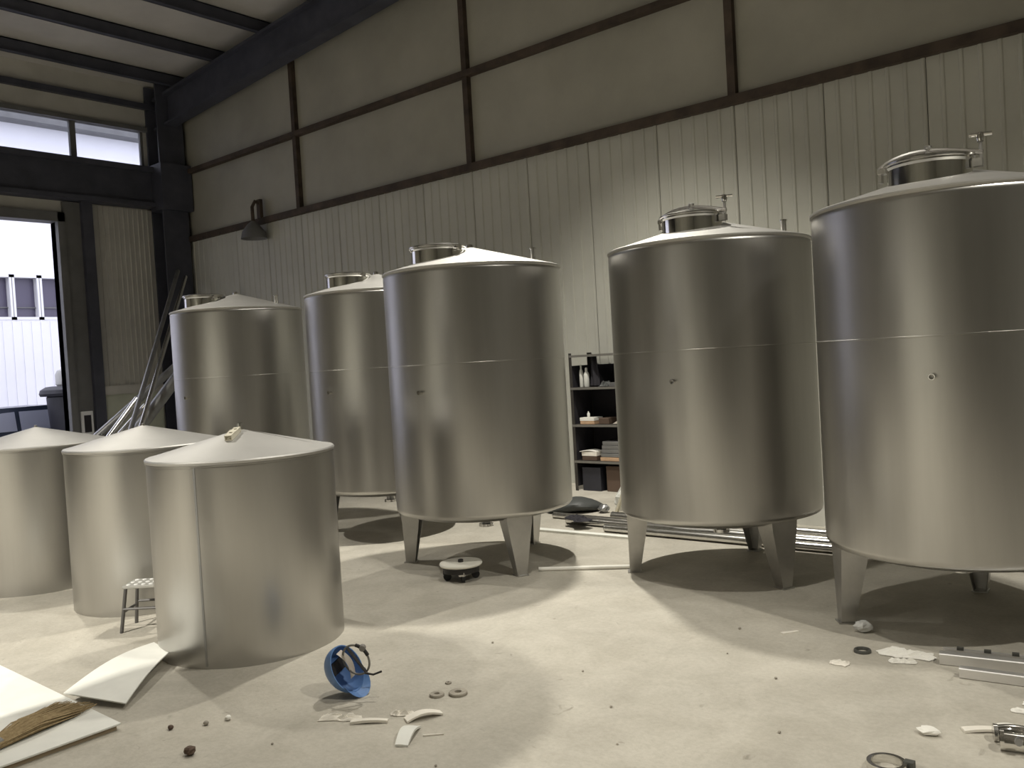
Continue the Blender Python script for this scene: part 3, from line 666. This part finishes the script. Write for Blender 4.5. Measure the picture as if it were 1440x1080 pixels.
MB().box((-hx + .03, hy - .01, .05), (hx, hy - .004, 1.49)).build('back_sheet', 'dark_cloth', rk, smooth=0)
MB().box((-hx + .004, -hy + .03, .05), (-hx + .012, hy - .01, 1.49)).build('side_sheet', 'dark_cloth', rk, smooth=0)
def on(z): return z + .001
def bottle(x, y, z, h, r, label, m='bottle_white'):
    b = tag(empty('spray_bottle', (x, y, z)), label, 'bottle', 'bottles on the rack')
    MB().lathe([(r*.9, 0), (r, .01), (r, h*.62), (r*.75, h*.74), (r*.4, h*.80)], 20, cap0=True, cap1=True).build('body', m, b)
    MB().lathe([(r*.45, h*.79), (r*.45, h*.95), (r*.3, h), (.001, h)], 14).build('cap', m, b)
bottle(-6.03, 8.42, on(1.23), .27, .024, 'tall thin white bottle on the rack shelf')
bottle(-5.955, 8.42, on(1.23), .23, .034, 'shorter wide white bottle on the rack shelf')
# dark coat hanging from the top bar
ct = tag(empty('hanging_cloth', (-5.82, 8.40, 1.24)), 'dark cloth hanging down from the top of the rack', 'cloth')
MB().sheet(lambda u, v: (-.05 + .10*u + .04*(1-v)*(u - .5), .02*math.sin(u*9 + v*2), .012 + .36*v), 14, 8, .006).build('folds', 'dark_cloth', ct)
MB().tube((-.03, 0, .35), (-.03, 0, .385), .006, n=6).build('hook', 'rack_edge', ct)
def pbox(name, lo, size, m, label, cat='box', group=None, flap=None):
    t = tag(empty(name, (lo[0] + size[0]/2, lo[1] + size[1]/2, lo[2])), label, cat, group)
    MB().bbox((-size[0]/2, -size[1]/2, 0), (size[0]/2, size[1]/2, size[2]), .003).build('body', m, t, smooth=0)
    if flap: MB().box((-size[0]/2 - .002, -size[1]/2 - .002, size[2]*.55), (size[0]/2 + .002, size[1]/2 + .002, size[2] + .003)).build('lid', flap, t, smooth=0)
    return t
crumple('grey_glove', (-5.69, 8.42, 1.231), (.14, .12, .07), 'black_bag', 'dark crumpled glove on the rack shelf with the bottles', 'glove', seed=31)
pbox('flat_case', (-5.60, 8.36, 1.231), (.36, .20, .045), 'steel_dull', 'flat grey case on the rack shelf with the bottles', 'case')
pbox('parts_box', (-6.04, 8.36, .791), (.20, .18, .075), 'card_orange', 'orange carton with white top half on the middle rack shelf', flap='plaster')
bottle(-5.955, 8.42, .87, .07, .018, 'tiny white bottle standing on the orange carton')
pbox('parts_box', (-5.80, 8.40, .791), (.14, .18, .07), 'brown_dark', 'brown carton beside the orange one on the rack')
crumple('paper_pile', (-5.44, 8.48, .791), (.36, .22, .06), 'concrete_chip', 'untidy pile of papers on the middle rack shelf', 'papers', seed=34)
pbox('parts_box', (-6.04, 8.36, .361), (.21, .2, .10), 'brown_dark', 'brown carton with pale lid on the lowest rack shelf', flap='paper')
slab('carton_sheet', (-5.95, 8.43, .464), (.22, .18, .006), 'plaster', 'pale card sheet on the brown carton', 'card', bend=.012)
for k in range(5): pbox('steel_tray', (-5.78 + .01*k, 8.36, .361 + .047*k), (.34, .26, .042), 'steel_dull' if k else 'card_orange', ['orange tray at the bottom of the stack on the rack', 'grey tray second from the bottom of the rack stack', 'grey tray in the middle of the rack stack', 'grey tray second from the top of the rack stack', 'grey tray on top of the rack stack'][k], 'tray', 'stacked trays')
pbox('floor_crate', (-6.05, 8.36, 0), (.26, .30, .28), 'bin_black', 'black crate on the floor under the rack', 'crate')
pbox('floor_crate', (-5.72, 8.38, 0), (.42, .30, .30), 'brown_dark', 'brown crate on the floor under the rack', 'crate')

# things on the floor in front of the rack
bg_ = tag(empty('black_sack', (-5.30, 7.20, 0), R(40)), 'limp black sack lying on the floor before the rack', 'sack')
rings = []
for k in range(13):
    t = k/12; w = .05 + .17*math.sin(PI*min(1, t*1.05))**.7; h = .02 + .17*(math.sin(PI*t**.75)**.8)*(.55 + .45*t)
    rings.append([((t - .5)*.62, w*.85*math.cos(2*PI*j/18)*(1 + .05*math.sin(5*j + k)), max(0, h/2 + h/2*math.sin(2*PI*j/18)*(1 + .06*math.sin(3*j + 2*k)))) for j in range(18)])
MB().loft(rings, True, True).build('body', 'black_bag', bg_)
MB().path([(-.30, 0, .02), (-.34, .02, .025), (-.38, -.01, .025)], [.02, .016, .024], 8).build('tied_neck', 'black_bag', bg_)
rb = tag(empty('rubbish_bag', (-4.84, 7.52, 0), R(35)), 'white plastic rubbish bag with a pale stick leaning on it', 'bag')
rings = []
rnd = random.Random(4)
for k in range(8):
    t = k/7; w = (.15, .18, .175, .155, .125, .09, .05, .03)[k]; z = (.0, .06, .14, .22, .30, .37, .42, .47)[k]
    rings.append([(w*1.1*math.cos(2*PI*j/16)*rnd.uniform(.85, 1.1) + .10*t, w*.8*math.sin(2*PI*j/16)*rnd.uniform(.85, 1.1), z) for j in range(16)])
MB().loft(rings, True, True).build('body', 'plastic_white', rb, smooth=0)
MB().path([(.10, 0, .46), (.14, .01, .52), (.16, -.01, .58)], [.025, .02, .045], 8).build('knotted_top', 'plastic_white', rb)
tag(MB().obox((-4.80, 7.30, .188), (.022, .04, .41), Matrix.Rotation(R(24), 3, 'Y')).build('wooden_stick', 'bracket_cream', smooth=0), 'pale narrow stick leaning against the white rubbish bag', 'stick')
clod((-4.99, 7.23, 0), .06, 'steel_dull', 'grey crumpled foil at the foot of the rubbish bag', 41, 'foil', name='crumpled_foil')
crumple('black_cloth', (-4.80, 6.52, .074), (.34, .18, .035), 'dark_cloth', 'black cloth thrown over the steel tubes on the floor', 'cloth', seed=43, rz=-.5)
slab('pale_plank', (-4.55, 6.27, 0), (1.1, .10, .02), 'board_white', 'pale plank lying in front of the steel tubes', 'plank', rz=.05)
tag(MB().box((-3.05, 7.4, 0), (-2.45, 7.43, .35)).box((-3.05, 7.43, 0), (-2.45, 7.75, .02)).build('white_tray', 'board_white', smooth=0), 'white folded metal tray behind the tank row', 'tray')

# ------------------------------------------------------------------ pipes leaning in the corner
LP = [((-11.08, 4.99, 0), (-15.09, 8.42, 3.62), .036, 'steel_dull', 'tallest slender pipe leaning on the corner column'),
      ((-10.95, 5.05, 0), (-14.98, 8.50, 3.50), .036, 'steel_tube', 'brighter slender pipe leaning beside the tallest one'),
      ((-13.35, 5.45, 0), (-13.32, 6.60, 1.34), .050, 'steel_tube', 'short bright pipe standing askew before the other leaning pipes'),
      ((-13.75, 5.64, 0), (-13.46, 6.80, 1.22), .045, 'steel_tube', 'shortest bright pipe askew behind the other short one'),
      ((-12.79, 5.53, 0), (-13.69, 8.68, 2.97), .095, 'steel_dull', 'thickest grey pipe leaning against the back wall'),
      ((-13.82, 5.12, 0), (-13.98, 8.70, 2.63), .065, 'steel_dull', 'medium grey pipe leaning low against the back wall')]
for p0, p1, r, m, lab in LP:
    o = tube_thing('leaning_pipe', p0, p1, r, m, lab, 'pipes leaning in the corner')

# dark fitting on the girt; its dome is modelled over a blurry dark blob
gfit = tag(empty('girt_fitting', (-12.80, YB - .18, 4.30)), 'small dark fitting with a bell shape below, on the rusty girt near the corner', 'lamp')
MB().box((-.05, .06, -.02), (.05, .12, .30)).build('wall_plate', 'girt_rust', gfit, smooth=0)
MB().path([(0, .10, .22), (0, 0, .26), (0, -.06, .16), (0, -.06, -.1)], .03, 8).build('arm', 'girt_rust', gfit)
MB().lathe([(.03, -.08), (.10, -.14), (.19, -.26), (.22, -.38), (.21, -.38), (.09, -.16)], 28, (0, -.06, 0)).build('dome', 'jamb_grey', gfit)
# small switch box on the jamb
sw = tag(empty('switch_box', (XL + .06, 6.76, .92)), 'small white switch box on the doorway jamb', 'switch')
MB().bbox((0, -.10, -.22), (.05, .10, .22), .004).build('box_body', 'white_frame', sw, smooth=0)
MB().box((.05, -.06, -.15), (.056, .06, .15)).build('cover', 'dark_cloth', sw, smooth=0)

# ------------------------------------------------------------------ outside the doorway
GZ = -.2
struct(MB().box((-60, -30, GZ - .2), (XL - .15, 45, GZ)).build('ground', 'asphalt', smooth=0), 'paved yard outside the doorway')
FX = -26.0
fb = tag(empty('factory_building', (FX, 10, GZ)), 'white factory building across the yard with dark window band', 'building')
wallm = MB().box((-8, -30, 0), (0, 30, 3.72)).box((-8, -30, 4.98), (0, 30, 9.35)).box((-8, -30, 3.72), (-.3, 30, 4.98)).build('facade', 'facade_white', fb, smooth=0)
rib = MB().box((0, -.015, 0), (.02, .015, 3.68)).build('facade_rib', 'facade_white', fb, smooth=0); rib.location = (0, -3.0, 0)
for k in range(1, 24): share(rib, 'facade_rib', fb, (0, -3.0 + .25*k, 0))
MB().box((-.3, -30, 9.2), (.5, 30, 9.45)).build('eave', 'jamb_grey', fb, smooth=0)
y = -6.2
while y < 8:
    w = MB().box((-.28, y, 3.72), (.02, y + .06, 4.98)).box((-.28, y + .64, 3.72), (.02, y + .70, 4.98)).box((-.28, y, 3.72), (.02, y + .7, 3.80)).box((-.28, y, 4.90), (.02, y + .7, 4.98)).build('window', 'white_frame', fb, smooth=0)
    MB().box((-.26, y + .06, 3.80), (-.22, y + .64, 4.90)).build('pane', 'window_dark', w, smooth=0)
    MB().box((-.20, y + .06, 4.06), (-.16, y + .64, 4.09)).build('transom', 'jamb_grey', w, smooth=0)
    y += .72
# parked car, side on
car = tag(empty('parked_car', (-18.9, 6.6, GZ)), 'dark blue car parked outside the doorway', 'car')
def carsec(prof, hw, taper=0.):
    return [[(x_, y_, z_) for y_, z_ in prof] for x_ in ()]
body = [(-2.2, .35), (-2.25, .6), (-2.1, .85), (-1.3, .95), (1.2, .98), (2.0, .88), (2.2, .65), (2.2, .35)]
roofp = [(-1.35, .95), (-.75, 1.36), (-.4, 1.44), (.7, 1.45), (1.15, 1.34), (1.75, .95)]
def prism(poly, x0, x1, in0=0., zin=None):
    n = len(poly); a = [(x0, y_, z_) for y_, z_ in poly]; b = [(x1, y_, z_) for y_, z_ in poly]
    return MB().add(a + b, [tuple(range(n)), tuple(range(2*n - 1, n - 1, -1))] + [(i, n + i, n + (i+1) % n, (i+1) % n) for i in range(n)])
prism(body, -.85, .85).build('body', 'car_paint', car, smooth=30)
cb = MB(); n_ = len(roofp)
a = [(-.72 if z_ > 1.2 else -.82, y_, z_) for y_, z_ in roofp]; b = [(.72 if z_ > 1.2 else .82, y_, z_) for y_, z_ in roofp]
cb.add(a + b, [tuple(range(n_)), tuple(range(2*n_ - 1, n_ - 1, -1))] + [(i, n_ + i, n_ + (i+1) % n_, (i+1) % n_) for i in range(n_)]).build('cabin', 'car_paint', car, smooth=30)
for (q0, q1, q2, q3) in (((-1.08, .99), (-.05, .99), (-.05, 1.36), (-.70, 1.33)), ((.03, .99), (.85, .99), (.80, 1.36), (.03, 1.36)), ((.93, .99), (1.5, .99), (1.12, 1.27), (.88, 1.34))):
    MB().add([(.83 if z_ < 1.2 else .735, y_, z_) for y_, z_ in (q0, q1, q2, q3)] + [(.80 if z_ < 1.2 else .705, y_, z_) for y_, z_ in (q0, q1, q2, q3)], [(0,1,2,3),(7,6,5,4),(0,4,5,1),(1,5,6,2),(2,6,7,3),(3,7,4,0)]).build('side_window', 'car_glass', car, smooth=0)
for sx in (-1, 1):
    for y_ in (-1.4, 1.4):
        wh = MB().tube((sx*.68, y_, .32), (sx*.88, y_, .32), .32, n=28).build('wheel', 'rubber', car)
        MB().tube((sx*.86, y_, .32), (sx*.885, y_, .32), .19, n=20).build('hub_cap', 'steel_tube', wh)
# black bin with a white jug on top, just outside the jamb
bn = tag(empty('black_bin', (-17.4, 7.45, GZ)), 'tall black bin standing outside beside the doorway jamb', 'bin')
MB().lathe([(.42, 0), (.46, .05), (.56, 1.55), (.56, 1.6), (.54, 1.62)], 40, cap0=True).build('body', 'bin_black', bn)
MB().lathe([(.55, 1.62), (.66, 1.62), (.68, 1.67), (.66, 1.74), (.56, 1.80), (.45, 1.81), (.001, 1.81)], 40).build('lid', 'bin_black', bn)
jg = tag(empty('water_jug', (-17.4, 7.25, GZ + 1.81)), 'white plastic jug standing on the black bin', 'jug')
MB().lathe([(.17, 0), (.20, .03), (.20, .22), (.16, .30), (.06, .34), (.05, .38)], 28, cap0=True, cap1=True).build('body', 'jug_white', jg)
MB().lathe([(.055, .36), (.055, .41), (.001, .415)], 16, ).build('cap', 'bin_black', jg)
